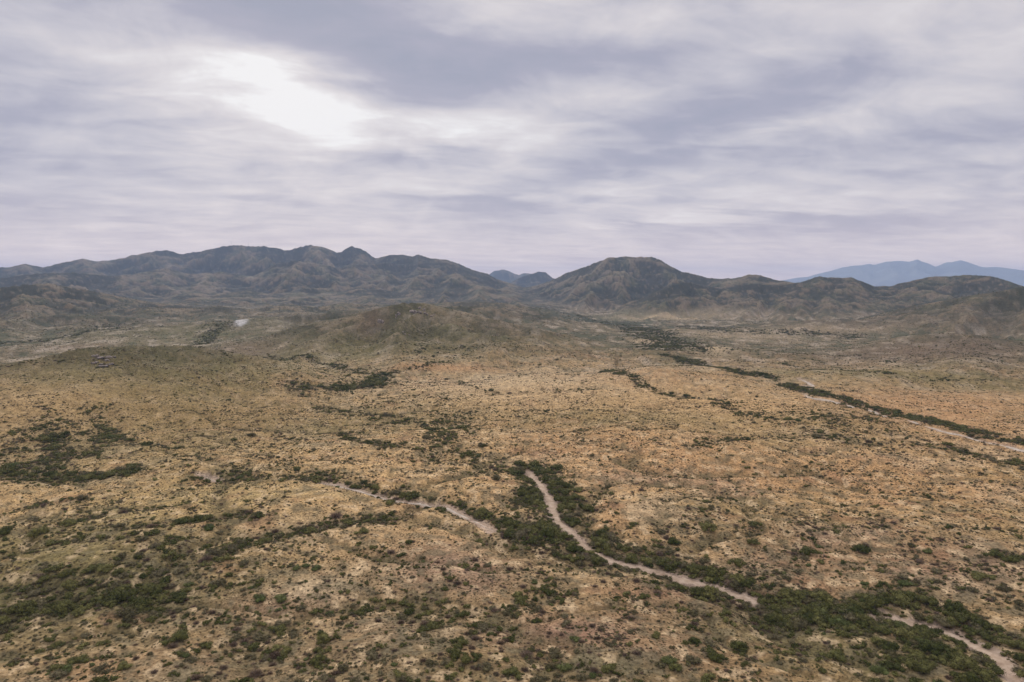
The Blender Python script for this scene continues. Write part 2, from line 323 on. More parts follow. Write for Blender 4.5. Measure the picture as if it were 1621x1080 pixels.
for (u, v, ru, rv, dn) in BLOBS:
    X, Y = unproject([u, u, u], [v, max(v - rv, 470), v + rv]); rc = math.hypot(X[0], Y[0])
    ry = max(abs(math.hypot(X[1], Y[1]) - math.hypot(X[2], Y[2])) / 2, 6); rx = ru * rc / FPX
    blob_w.append((math.atan2(X[0], Y[0]), rc, rx, ry, dn))
def bin_paths(paths):
    cell = 60.0; d = {}
    return d
def dist_to(q, x, y, lim):
    """distance to a resampled path, only computed near it"""
    out = np.full(x.shape, 1e9)
    lo = q.min(0) - lim; hi = q.max(0) + lim
    m = np.where((x > lo[0]) & (x < hi[0]) & (y > lo[1]) & (y < hi[1]))[0]
    # chunk along the path
    n = 12
    for i in range(0, len(q), n):
        s = q[i:i + n + 1]; l2 = s.min(0) - lim; h2 = s.max(0) + lim
        mm = m[(x[m] > l2[0]) & (x[m] < h2[0]) & (y[m] > l2[1]) & (y[m] < h2[1])]
        if len(mm) == 0: continue
        d = np.full(len(mm), 1e9)
        for k in range(len(s)):
            d = np.minimum(d, np.hypot(x[mm] - s[k, 0], y[mm] - s[k, 1]))
        out[mm] = np.minimum(out[mm], d)
    return out
def wash_near(x, y):
    d = np.full(x.shape, 1e9)
    for q in (wash, wash_low, trackl, trackr, loop, ltl): d = np.minimum(d, dist_to(q, x, y, 14))
    return d
def cover(x, y):
    """shrub cover 0..1+ anywhere on the ground; c is the part that belongs to the drainages"""
    wob = 0.55 * fbm(x / 26, y / 26, 201, 3)
    c = np.zeros_like(x)
    for q, hw, dn in corr_pts:
        hw = hw * .72; d = dist_to(q, x, y, hw * 3.2)
        c = np.maximum(c, dn * (1.0 if hw > 6 else .72) * smooth((2.1 + wob * 3.0 - d / hw) / 2.0))
    az = np.arctan2(x, y); r = np.hypot(x, y)
    b = np.zeros_like(x)
    for (a0, rc, rx, ry, dn) in blob_w:
        p = (az - a0) * rc / rx; q_ = (r - rc) / ry
        g = np.exp(-(p * p + q_ * q_) * .8)
        b = np.maximum(b, dn * g * (1 + 1.0 * wob))
    n = fbm(x / 95, y / 70, 203, 3); n2 = fbm(x / 330 + 7, y / 240, 204, 3)
    op = np.clip(0.26 + 0.36 * n + 0.24 * n2, 0.05, .7)
    gl, _ = gullies(x, y)
    op = np.maximum(op, .55 * gl)
    return np.maximum(c, 0), np.clip(np.maximum(b, 0), 0, 1.2), op

WASH = [(836,741),(850,757),(862,772),(872,790),(877,805),(883,818),(895,828),(908,838),(920,850),(935,863),(955,875),(985,884),(1020,893),(1055,902),(1090,911),(1125,920),(1160,931),(1190,942),(1240,955),(1300,962),(1370,967),(1420,972),(1462,981),(1495,992),(1530,1008),(1560,1022),(1585,1036),(1602,1058),(1625,1090),(1660,1120)]
TRACKL = [(320,748),(345,757),(400,760),(470,760),(520,762),(560,770),(600,782),(640,790),(690,798),(735,812),(760,824),(780,836)]
TRACKR = [(1180,596),(1225,603),(1262,600),(1278,606),(1290,612),(1275,622),(1282,627),(1320,634),(1350,641),(1390,652),(1430,663),(1480,677),(1540,692),(1621,712),(1680,728)]
SIDE = [(1340,672),(1370,684),(1410,690),(1470,697),(1530,699)]
wash = path_xy(WASH[:18], 2.5); wash_low = path_xy([(1372,966)] + WASH[21:], 2.5); trackl = path_xy([(508,761)] + TRACKL[4:], 2.5); ltl = path_xy([(322,748),(334,753),(346,758)], 2); trackr = path_xy(TRACKR[5:], 4); 
loop = path_xy([(1258,612),(1272,609),(1287,611),(1278,604),(1266,599)], 3)

# colour patches: u, v, half width px, half height px, colour key, strength
PINK = (.37, .212, .138); TAN = (.565, .368, .168); PALE = (.62, .465, .27); OLIVE = (.20, .168, .060); BROWN = (.21, .145, .09); ORANGE = (.52, .300, .136); GREEN = (.12, .13, .055); RED = (.40, .24, .17); YEL = (.54, .39, .160)
PATCH = [(560,830,220,60,TAN,.8),(300,790,240,40,YEL,.6),(1000,720,220,45,ORANGE,.5),(1080,760,120,20,RED,.35),(640,720,150,35,TAN,.7),(330,650,160,50,ORANGE,.5),
 (1230,740,220,40,ORANGE,.55),(1150,640,160,40,TAN,.7),(800,600,160,20,PALE,.6),(880,640,220,35,TAN,.5),(1500,650,130,35,ORANGE,.65),(1420,780,200,50,ORANGE,.45),(1300,880,150,50,PINK,.5),
 (720,900,120,45,PINK,.75),(850,1010,140,30,PINK,.75),(620,1020,70,50,BROWN,.7),(1120,940,110,40,PINK,.7),(1000,1000,160,60,PINK,.5),(90,940,200,70,OLIVE,.9),(300,960,150,50,OLIVE,.55),(450,1060,220,40,BROWN,.6),(700,1050,200,40,OLIVE,.5),(1000,1060,200,30,OLIVE,.5),(1250,1000,160,40,OLIVE,.45),(60,850,120,40,OLIVE,.4),(150,1060,160,30,ORANGE,.5),(420,960,110,25,PINK,.6),(500,930,90,20,PALE,.5),
 (100,590,90,15,YEL,.5),(240,560,200,25,OLIVE,.8),(650,520,160,40,OLIVE,.85),(590,510,25,25,PINK,.5),(1480,550,150,20,BROWN,.9),(1300,1040,160,40,OLIVE,.6),(1540,1000,90,40,TAN,.5),(1500,880,130,50,PINK,.4),
 (470,840,140,25,PALE,.4),(700,580,90,6,ORANGE,.8),(120,549,45,4,RED,.22),(1100,500,120,8,PALE,.5),(1150,530,150,9,PALE,.4),(1300,520,180,6,PALE,.3),(700,1000,25,14,PALE,.8),(660,1000,30,10,PALE,.5),(380,555,60,8,BROWN,.7),
 (960,660,200,18,OLIVE,.35),(560,670,200,25,OLIVE,.35),(60,640,120,40,TAN,.5),(80,800,120,25,TAN,.5),(1240,590,160,12,OLIVE,.3),(1500,600,180,15,OLIVE,.5),(1000,500,80,10,GREEN,.4),(850,900,200,20,PALE,.25),(300,520,180,12,OLIVE,.5),(1450,500,200,14,BROWN,.4),(379,508,5,1.6,(.9,.86,.8),2.4),(386,506.5,4.5,1.8,(.9,.86,.8),2.4),(603,453,5,5,GREEN,1.2),(684,467,4,5,GREEN,1.0),(580,460,22,6,(.3,.3,.2),.8),(270,442,28,2.5,(.5,.46,.42),.9),(180,463,60,8,(.08,.11,.07),.7),(390,470,30,2.5,(.4,.37,.3),.7),(1480,470,60,4,(.3,.28,.2),.5),(1050,495,60,3,PALE,.9),(1030,541,30,3,PALE,1.0),(1130,550,30,4,PALE,.8)]
patch_w = []
for (u, v, ru, rv, cc, st) in PATCH:
    X, Y = unproject([u, u, u], [v, max(v - rv, 470), v + rv]); rc = math.hypot(X[0], Y[0])
    ry = min(max(abs(math.hypot(X[1], Y[1]) - math.hypot(X[2], Y[2])) / 2, 5), 2.2 * ru * rc / FPX + 10); patch_w.append((math.atan2(X[0], Y[0]), rc, ru * rc / FPX, ry, np.array(cc), st))

def bed(x, y):
    return 1.1 * smooth((5.2 + .9 * perlin(x / 5, y / 5, 77) - wash_near(x, y)) / 1.8)

def ground_colour(x, y, hr, idx):
    az = np.arctan2(x, y); r = np.hypot(x, y)
    n1 = fbm(x / 160, y / 110, 301, 4); n2 = fbm(x / 45, y / 38, 302, 4); n3 = fbm(x / 420, y / 300, 303, 3)
    c = np.zeros(x.shape + (3,)) + np.array(TAN)
    def mix(c, k, t): t = np.clip(t, 0, 1)[..., None]; return c * (1 - t) + np.array(k) * t
    c = mix(c, ORANGE, smooth((n1 + .10) / .5) * .7)
    c = mix(c, OLIVE, smooth((n3 - .04) / .35) * .65)
    c = mix(c, PALE, smooth((n2 - .04) / .3) * .7)
    wob = 1 + .9 * n2 + .6 * fbm(x / 16, y / 14, 309, 3)
    for (a0, rc, rx, ry, cc, st) in patch_w:
        p = (az - a0) * rc / rx; q = (r - rc) / ry
        g = np.exp(-(p * p + q * q) * 1.0) * wob
        c = mix(c, cc, g * st * 1.1)
    cr, bl, op = cover(x, y)
    # leaf litter and low grass under the dense bands
    c = mix(c, (.13, .11, .055), smooth(cr * 1.1 + .8 * fbm(x / 9, y / 9, 313, 3) * (cr > .02)) * .6)
    c = mix(c, (.17, .155, .085), smooth(bl * 1.1) * .6)
    c = mix(c, (.17, .125, .07), smooth((420 - r) / 260) * .38)
    # finer mottling of scrub: patches about 2-8 m across
    m1 = fbm(x / 7.5, y / 7.5, 311, 3); m2 = fbm(x / 19, y / 17, 312, 3)
    c = mix(c, (.17, .145, .085), smooth((m1 - .04 + .5 * m2) / .25) * .62)
    c = mix(c, (.28, .13, .07), smooth((fbm(x / 30, y / 24, 318, 3) - .22) / .25) * .35)
    gl, _ = gullies(x, y)
    c = mix(c, (.12, .10, .045), np.clip(gl * 1.2 + .7 * m1, 0, 1) * (gl > .02) * .6)
    c = mix(c, PALE, smooth((-m1 - .14) / .22) * .62)
    # far plain: shrubs merge into a darker, greener cover
    f = smooth((r - 420) / 1000)
    m3 = fbm(x / 26, y / 48, 315, 4); m4 = fbm(x / 230, y / 330, 316, 4)
    farc = mix(mix(c, (.135, .12, .074), .80 + 0 * f), (.075, .085, .045), smooth((m3 + .05 + .7 * m4) / .3) * .8)
    farc = mix(farc, (.46, .39, .29), smooth((-m3 - .13 - .4 * m4) / .2) * .62)
    c = c * (1 - f[..., None]) + farc * f[..., None]
    wd = wash_near(x, y)
    c = mix(c, (.44, .33, .245), smooth((4.6 + 2.5 * fbm(x / 6, y / 6, 330, 3) - wd) / 1.8) * .85)
    # hills
    hf = smooth((hr - 10) / 60)
    hn = fbm(x / 120, y / 120, 320, 5); hm = fbm(x / 38, y / 38, 321, 4)
    hc = np.zeros_like(c) + np.array((.200, .150, .088))
    hc = mix(hc, (.088, .092, .045), smooth((hn + .15) / .4) * .85)
    hc = mix(hc, (.15, .125, .085), smooth((-hn - .08 + .3 * hm) / .3) * .7)
    hc = mix(hc, (.060, .062, .033), smooth((hm - .12) / .25) * .6)
    hc = mix(hc, (.24, .20, .14), smooth((-hm - .25) / .2) * .4)
    hc = mix(hc, (.050, .050, .030), smooth((idx + .16 * hm - .62) / .2) * .9 * (hr > 6))  # ravines darkened: brush growing in them, plus relief shade painted into the colour
    hc = mix(hc, (.29, .235, .145), smooth((.52 - idx + .25 * hm) / .28) * (.45 + .3 * (hr > 120)) * (hr > 6))  # spurs painted lighter, standing in for relief shading the flat light lacks
    farh = smooth((r - 1600) / 900)
    hd = fbm(x / 17, y / 21, 322, 3); hc = mix(hc, (.035, .040, .020), smooth((hd - .16 + .3 * hn) / .16) * .75); hc = mix(hc, (.27, .22, .15), smooth((-hd - .26) / .12) * .45)
    for (a0, rc, rx, ry, cc, st) in patch_w:
        if rc < 520: continue
        p = (az - a0) * rc / rx; q = (r - rc) / ry
        gg = np.exp(-(p * p + q * q)) * (1 + .8 * m3 + .5 * m1)
        c = mix(c, cc, gg * st * .75 * (1.3 if cc[0] > .8 else 1))
    t = smooth((hr - 5) / 35) * (0.62 + .35 * farh)
    c = mix(c, (0, 0, 0), 0 * t) * (1 - t[..., None]) + hc * t[..., None]
    return c, cr

# ------------------------------------------------------------------ materials
def new_mat(name, rough=0.9, spec=0.15):
    m = bpy.data.materials.new(name); m.use_nodes = True
    b = m.node_tree.nodes['Principled BSDF']; b.inputs['Roughness'].default_value = rough
    b.inputs['Specular IOR Level'].default_value = spec
    return m, m.node_tree, b
def tnode(t, kind, **kw):
    n = t.nodes.new(kind)
    for k, v in kw.items():
        if k in n.inputs: n.inputs[k].default_value = v
        else: setattr(n, k, v)
    return n
def terrain_material(name, bump=True):
    m, t, b = new_mat(name, .95, .05)
    a = tnode(t, 'ShaderNodeVertexColor', layer_name='soil')
    geo = t.nodes.new('ShaderNodeNewGeometry')
    def nz(scale, det=4, ro=.6):
        n = tnode(t, 'ShaderNodeTexNoise'); n.inputs['Scale'].default_value = scale; n.inputs['Detail'].default_value = det; n.inputs['Roughness'].default_value = ro
        t.links.new(geo.outputs['Position'], n.inputs['Vector']); return n.outputs[0]
    def mr(x, a0, a1, b0, b1):
        n = tnode(t, 'ShaderNodeMapRange'); t.links.new(x, n.inputs[0])
        for i, v in enumerate((a0, a1, b0, b1)): n.inputs[i + 1].default_value = v
        return n.outputs[0]
    def mul(x, y):
        n = tnode(t, 'ShaderNodeMath', operation='MULTIPLY'); t.links.new(x, n.inputs[0]); t.links.new(y, n.inputs[1]); return n.outputs[0]
    f = mul(mul(mr(nz(.9), .33, .68, .50, 1.32), mr(nz(.22, 5), .3, .7, .66, 1.28)), mr(nz(3.2, 2), .3, .7, .82, 1.15))
    s = tnode(t, 'ShaderNodeVectorMath', operation='SCALE'); t.links.new(a.outputs[0], s.inputs[0]); t.links.new(f, s.inputs['Scale'])
    t.links.new(s.outputs[0], b.inputs['Base Color'])
    if bump:
        bp = tnode(t, 'ShaderNodeBump'); bp.inputs['Strength'].default_value = .6; bp.inputs['Distance'].default_value = .5
        t.links.new(nz(.8, 5), bp.inputs['Height']); t.links.new(bp.outputs[0], b.inputs['Normal'])
    return m
def mesh_np(name, V, F, mat, colr=None, smooth_=True):
    me = bpy.data.meshes.new(name)
    V = np.ascontiguousarray(V, dtype=np.float32); F = np.ascontiguousarray(F, dtype=np.int32); k = F.shape[1]
    me.vertices.add(len(V)); me.vertices.foreach_set('co', V.ravel())
    me.loops.add(F.size); me.loops.foreach_set('vertex_index', F.ravel())
    me.polygons.add(len(F)); me.polygons.foreach_set('loop_start', np.arange(0, F.size, k, dtype=np.int32))
    me.polygons.foreach_set('loop_total', np.full(len(F), k, dtype=np.int32))
    if smooth_: me.polygons.foreach_set('use_smooth', np.ones(len(F), dtype=bool))
    if colr is not None:
        ca_ = me.color_attributes.new('soil', 'FLOAT_COLOR', 'POINT')
        ca_.data.foreach_set('color', np.concatenate([colr, np.ones((len(colr), 1))], 1).astype(np.float32).ravel())
    me.materials.append(mat); me.update(calc_edges=True)
    o = bpy.data.objects.new(name, me); col.objects.link(o); return o
def struct(o, label=None):
    o['kind'] = 'structure'
    if label: o['label'] = label
    return o
def tag(o, label, cat, group=None, kind=None):
    o['label'] = label; o['category'] = cat
    if group: o['group'] = group
    if kind: o['kind'] = kind
    return o

# ------------------------------------------------------------------ the land as one sheet, split by landform
rr = [20.0]
while rr[-1] < 21000:
    r_ = rr[-1]
    if r_ < 110: d = 6
    elif r_ < 3000: d = min(r_ * r_ / 62000.0, r_ * .0075)
    elif r_ < 8200: d = r_ * .0048
    else: d = r_ * .02
    rr.append(r_ + max(d, .35))
rr = np.array(rr)
azs = np.concatenate([np.linspace(-math.pi, R(-50), 50, endpoint=False), np.linspace(R(-50), R(-40), 70, endpoint=False),
                      np.linspace(R(-40), R(40), 1050, endpoint=False), np.linspace(R(40), R(50), 70, endpoint=False), np.linspace(R(50), math.pi, 50, endpoint=False)])
NA, NR = len(azs), len(rr)
A2, R2 = np.meshgrid(azs, rr)            # rows by radius
GX = (np.sin(A2) * R2).ravel(); GY = (np.cos(A2) * R2).ravel()
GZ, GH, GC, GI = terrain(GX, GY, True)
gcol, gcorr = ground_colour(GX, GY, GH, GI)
# the drainages lie a little lower than the ground between them
GZ = GZ - 1.2 * np.clip(gcorr, 0, 1) * (GH < 10) - bed(GX, GY)
print('terrain verts', len(GX), NR, NA)
ii = np.arange(NR - 1)[:, None] * NA; jj = np.arange(NA)[None, :]; j2 = (jj + 1) % NA
F = np.stack([ii + jj, ii + NA + jj, ii + NA + j2, ii + j2], -1).reshape(-1, 4)[:, ::-1]
centre = len(GX)
fc = GC[F[:, 0]]
VV = np.stack([GX, GY, GZ], 1)
soil = terrain_material('dry_soil_and_scrub'); hillm = terrain_material('hillside_scrub', False)
def sub(name, mask, mat):
    f = F[mask]; ids, inv = np.unique(f, return_inverse=True)
    return mesh_np(name, VV[ids], inv.reshape(-1, 4), mat, gcol[ids])
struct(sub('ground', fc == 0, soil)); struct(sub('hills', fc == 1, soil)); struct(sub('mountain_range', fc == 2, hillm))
# far blue range
far = Ridge('far', 3, [(1150,462),(1200,452),(1243,442),(1262,438),(1280,437),(1297,432),(1315,427),(1333,422),(1350,420),(1363,419),(1377,416),(1383,418),(1390,417),(1403,413),(1420,412),(1440,413),(1447,411),(1452,409),(1458,412),(1467,415),(1474,418),(1480,421),(1490,417),(1500,414),(1510,412),(1520,411),(1530,413),(1537,415),(1550,419),(1560,421),(1577,421),(1593,423),(1607,425),(1621,427),(1700,420),(1800,432),(1950,440),(2200,455)],
            16500, 3200, 3000, .02, 1500, .3, 1.0, seed=31)
fa = np.linspace(R(12), R(58), 700); fr = np.linspace(12500, 20500, 90)
FA, FR = np.meshgrid(fa, fr); fx = (np.sin(FA) * FR).ravel(); fy = (np.cos(FA) * FR).ravel()
fz = far.height(FA.ravel(), FR.ravel(), fx, fy) - 12
i_ = np.arange(89)[:, None] * 700; j_ = np.arange(699)[None, :]
FF = np.stack([i_ + j_, i_ + j_ + 1, i_ + 701 + j_, i_ + 700 + j_], -1).reshape(-1, 4)
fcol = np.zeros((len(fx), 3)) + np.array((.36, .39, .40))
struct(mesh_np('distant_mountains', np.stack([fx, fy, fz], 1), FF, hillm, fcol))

def surf(x, y):
    z, hr, _, _ = terrain(x, y, True)
    cr, bl, op = cover(x, y)
    return z - 1.2 * np.clip(cr, 0, 1) * (hr < 10) - bed(x, y)

# haze: real air between the camera and the far range
def build_haze(x0, x1, y0, y1, z0, z1, dens):
    V = [(x0,y0,z0),(x1,y0,z0),(x1,y1,z0),(x0,y1,z0),(x0,y0,z1),(x1,y0,z1),(x1,y1,z1),(x0,y1,z1)]
    Fh = [(0,3,2,1),(4,5,6,7),(0,1,5,4),(1,2,6,5),(2,3,7,6),(3,0,4,7)]
    m = bpy.data.materials.new('haze_air'); m.use_nodes = True; t = m.node_tree; t.nodes.clear()
    pv = t.nodes.new('ShaderNodeVolumePrincipled'); pv.inputs['Color'].default_value = (.46, .645, 1.0, 1)
    pv.inputs['Density'].default_value = dens; pv.inputs['Anisotropy'].default_value = .1
    o_ = t.nodes.new('ShaderNodeOutputMaterial'); t.links.new(pv.outputs[0], o_.inputs['Volume'])
    o = mesh_np('haze', V, Fh, m, None, False); o['kind'] = 'stuff'; o['label'] = 'thin blue air haze over the plain and far mountains'
    return o
build_haze(-21200, 21200, -21200, 21200, min(GZ.min(), -20) - 1, max(GZ.max(), fz.max()) + 30, 6.2e-5)

# ------------------------------------------------------------------ sandy wash and dirt tracks, draped sheets
def strip(name, path, width, mat, seed, lift=.10):
    d = np.gradient(path, axis=0); d /= np.maximum(np.hypot(d[:, 0], d[:, 1]), 1e-6)[:, None]
    nrm = np.stack([-d[:, 1], d[:, 0]], 1); n = len(path); s = np.arange(n) * 1.0
    wv = width * (1 + .45 * perlin(s / 9, s * 0 + seed, seed) + .25 * perlin(s / 3.1, s * 0, seed + 1))
    wv = wv * (.15 + .85 * smooth(np.minimum(s, n - 1 - s) / 7.0))
    off = width * .35 * perlin(s / 7, s * 0 + 2, seed + 2)
    K = 9; rows = []
    for k in range(K):
        t = (k / (K - 1)) * 2 - 1
        jag = .3 * perlin(s / 1.3, s * 0 + k, seed + 9) if abs(t) > .7 else 0
        P = path + nrm * ((t * (wv / 2 + jag)) + off)[:, None]
        z = surf(P[:, 0], P[:, 1]) + lift * (1 - t * t * 1.0) + (-.25 if abs(t) == 1 else 0)
        rows.append(np.stack([P[:, 0], P[:, 1], z], 1))
    V = np.stack(rows, 1).reshape(-1, 3)
    i = np.arange(n - 1)[:, None] * K; j = np.arange(K - 1)[None, :]
    Fs = np.stack([i + j, i + j + 1, i + K + j + 1, i + K + j], -1).reshape(-1, 4)[:, ::-1]
    return struct(mesh_np(name, V, Fs, mat))
def sand_mat(name, c1, c2, c3):
    m, t, b = new_mat(name, .95, .05)
    geo = t.nodes.new('ShaderNodeNewGeometry')
    n = tnode(t, 'ShaderNodeTexNoise'); n.inputs['Scale'].default_value = .35; n.inputs['Detail'].default_value = 6; n.inputs['Roughness'].default_value = .65
    t.links.new(geo.outputs['Position'], n.inputs['Vector'])
    r_ = t.nodes.new('ShaderNodeValToRGB'); t.links.new(n.outputs[0], r_.inputs[0])
    r_.color_ramp.elements[0].position = .32; r_.color_ramp.elements[0].color = c1 + (1,)
    r_.color_ramp.elements[1].position = .68; r_.color_ramp.elements[1].color = c3 + (1,)
    e_ = r_.color_ramp.elements.new(.5); e_.color = c2 + (1,)
    t.links.new(r_.outputs[0], b.inputs['Base Color'])
    bp = tnode(t, 'ShaderNodeBump'); bp.inputs['Strength'].default_value = .4; bp.inputs['Distance'].default_value = .2
    t.links.new(n.outputs[0], bp.inputs['Height']); t.links.new(bp.outputs[0], b.inputs['Normal'])
    return m
sand = sand_mat('pinkish_wash_sand', (.30, .215, .145), (.43, .325, .23), (.54, .43, .315))
dirt = sand_mat('pale_track_dirt', (.34, .28, .21), (.47, .40, .31), (.58, .51, .42))
strip('dry_wash', np.concatenate([wash, path_xy([(1190,942),(1206,947),(1220,950)], 2.5)[1:]]), 4.0, sand, 3)
strip('dry_wash', wash_low, 5.8, sand, 4)
strip('dirt_track', trackl, 2.1, dirt, 5)
strip('dirt_track', trackr, 4.0, dirt, 7)
strip('dirt_track', loop, 4.5, dirt, 9)
strip('dirt_track', ltl, 1.8, dirt, 11)

# ------------------------------------------------------------------ shrubs
def leaf_mat(name, c1, c2, var=.3):
    m, t, b = new_mat(name, .8, .12)
    oi = t.nodes.new('ShaderNodeObjectInfo')
    geo = t.nodes.new('ShaderNodeNewGeometry')
    mx = tnode(t, 'ShaderNodeMix', data_type='RGBA'); mx.inputs[6].default_value = c1 + (1,); mx.inputs[7].default_value = c2 + (1,)
    t.links.new(oi.outputs['Random'], mx.inputs[0])
    n = tnode(t, 'ShaderNodeTexNoise'); n.inputs['Scale'].default_value = 1.1; n.inputs['Detail'].default_value = 3
    t.links.new(geo.outputs['Position'], n.inputs['Vector'])
    mr = tnode(t, 'ShaderNodeMapRange'); t.links.new(n.outputs[0], mr.inputs[0])
    for i, v in enumerate((.3, .7, 1 - var, 1 + var)): mr.inputs[i + 1].default_value = v
    s = tnode(t, 'ShaderNodeVectorMath', operation='SCALE'); t.links.new(mx.outputs[2], s.inputs[0]); t.links.new(mr.outputs[0], s.inputs['Scale'])
    t.links.new(s.outputs[0], b.inputs['Base Color'])
    return m
M = dict(
    dark=leaf_mat('dark_green_leaves', (.052, .060, .013), (.165, .155, .050), .5),
    green=leaf_mat('fresh_green_leaves', (.085, .105, .030), (.135, .145, .048), .35),
    olive=leaf_mat('olive_leaves', (.085, .074, .030), (.175, .150, .080), .4),
    dry=leaf_mat('dry_brown_twigs', (.12, .082, .052), (.21, .15, .105), .35),
    tuft=leaf_mat('straw_tufts', (.085, .070, .028), (.26, .18, .085), .35),
    stem=leaf_mat('grey_brown_stems', (.16, .12, .09), (.20, .16, .12), .2))
ico = None
def icosphere(sub):
    import bmesh
    bm = bmesh.new(); bmesh.ops.create_icosphere(bm, subdivisions=sub, radius=1.0)
    V = np.array([v.co[:] for v in bm.verts]); F = np.array([[v.index for v in f.verts] for f in bm.faces]); bm.free()
    return V, F
def crown(seed, lobes, leaves, size, flat=.72, core=.62, spread=.62, elong=1.0, sub=2, open_=False):
    """unit-radius shrub crown: several uneven leafy lobes, each a lumpy core under a shell of leaf-sized faces"""
    g = np.random.default_rng(seed); VV_, FF_ = [], []; n0 = 0
    iv, if_ = icosphere(sub)
    cent = []
    for k in range(lobes):
        a = g.uniform(0, 2 * math.pi); rad = spread * math.sqrt(g.uniform(0, 1)) if k else 0
        rl = g.uniform(.30, .50) if k else .52
        c = np.array([math.cos(a) * rad * elong, math.sin(a) * rad, flat * (.42 + .36 * g.uniform(-.6, 1) * (1 - rad))])
        cent.append((c, rl))
    for c, rl in cent:
        if not open_:
            d = 1 + .34 * perlin(iv[:, 0] * 1.9 + c[0] * 9, iv[:, 1] * 1.9 + iv[:, 2] * 1.7 + c[1] * 9, seed)
            P = iv * (rl * core * 1.35 * d)[:, None] * np.array([1, 1, .82]) + c
            P[:, 2] = np.maximum(P[:, 2], -.06)
            VV_.append(P); FF_.append(if_ + n0); n0 += len(P)
        m = int(leaves / lobes)
        dr = g.normal(size=(m, 3)); dr[:, 2] = np.abs(dr[:, 2]) * 1.1 - .35; dr /= np.linalg.norm(dr, axis=1)[:, None]
        rad = rl * g.uniform(.62 if not open_ else .2, 1.18, m)
        P = c + dr * rad[:, None] * np.array([1, 1, .85])
        t1 = g.normal(size=(m, 3)); t1 -= dr * (t1 * dr).sum(1)[:, None] * .6; t1 /= np.linalg.norm(t1, axis=1)[:, None]
        t2 = np.cross(dr + g.normal(size=(m, 3)) * .5, t1); t2 /= np.maximum(np.linalg.norm(t2, axis=1), 1e-6)[:, None]
        s1 = (size * g.uniform(.6, 1.5, m))[:, None]; s2 = s1 * g.uniform(.4, .9, m)[:, None]
        Q = np.stack([P - t1 * s1, P + t2 * s2, P + t1 * s1], 1).reshape(-1, 3)
        VV_.append(Q); FF_.append(np.arange(3 * m).reshape(-1, 3) + n0); n0 += 3 * m
    V = np.concatenate(VV_); F_ = np.concatenate(FF_)
    V[:, 2] = np.maximum(V[:, 2], -.08)
    return V, F_
def twigs(seed, n, size, flat=.8):
    """bare, dry shrub: fans of thin twigs out of one base"""
    g = np.random.default_rng(seed)
    a = g.uniform(0, 2 * math.pi, n); e = np.arccos(g.uniform(.0, .92, n)); ln = g.uniform(.55, 1.05, n)
    d = np.stack([np.cos(a) * np.sin(e), np.sin(a) * np.sin(e), np.cos(e) * flat], 1)
    st = d * (ln * g.uniform(.05, .6, n))[:, None] + g.normal(size=(n, 3)) * .06; en = d * ln[:, None] + g.normal(size=(n, 3)) * .10
    t = np.cross(en - st, g.normal(size=(n, 3))); t /= np.maximum(np.linalg.norm(t, axis=1), 1e-6)[:, None]
    Q = np.stack([st - t * size, st + t * size, en], 1).reshape(-1, 3)
    Q[:, 2] = np.maximum(Q[:, 2], -.05)
    return Q, np.arange(3 * n).reshape(-1, 3)
def tube(P0, P1, r0, r1, k=5):
    P0 = np.array(P0); P1 = np.array(P1); d = P1 - P0; d = d / np.linalg.norm(d)
    u = np.cross(d, (0.3, .5, .81)); u /= np.linalg.norm(u); v = np.cross(d, u)
    an = np.arange(k) * 2 * math.pi / k
    A = P0 + r0 * (np.cos(an)[:, None] * u + np.sin(an)[:, None] * v); B_ = P1 + r1 * (np.cos(an)[:, None] * u + np.sin(an)[:, None] * v)
    F_ = [[i, (i + 1) % k, k + (i + 1) % k] for i in range(k)] + [[i, k + (i + 1) % k, k + i] for i in range(k)]
    return np.concatenate([A, B_]), np.array(F_)
def stems(seed, n=7, flat=.8, rad=.045):
    g = np.random.default_rng(seed); Vs, Fs = [], []; n0 = 0
    for i in range(n):
        a = g.uniform(0, 2 * math.pi); e = g.uniform(.15, 1.0); ln = g.uniform(.8, 1.08)
        p0 = np.array([g.normal() * .05, g.normal() * .05, -.12]); p2 = np.array([math.cos(a) * math.sin(e), math.sin(a) * math.sin(e), math.cos(e) * flat]) * ln
        p1 = p0 * .5 + p2 * .5 + np.array([0, 0, .10]) + g.normal(size=3) * .04
        for q0, q1, a0, a1 in ((p0, p1, rad, rad * .6), (p1, p2, rad * .6, rad * .2), (p1, p1 + (p2 - p1) * .8 + g.normal(size=3) * .2, rad * .45, rad * .12)):
            v_, f_ = tube(q0, q1, a0, a1); Vs.append(v_); Fs.append(f_ + n0); n0 += len(v_)
    return np.concatenate(Vs), np.concatenate(Fs)
def mesh_only(name, V, F_, mat, sm=False):
    o = mesh_np(name, V, F_, mat, None, sm); me = o.data; bpy.data.objects.remove(o); return me

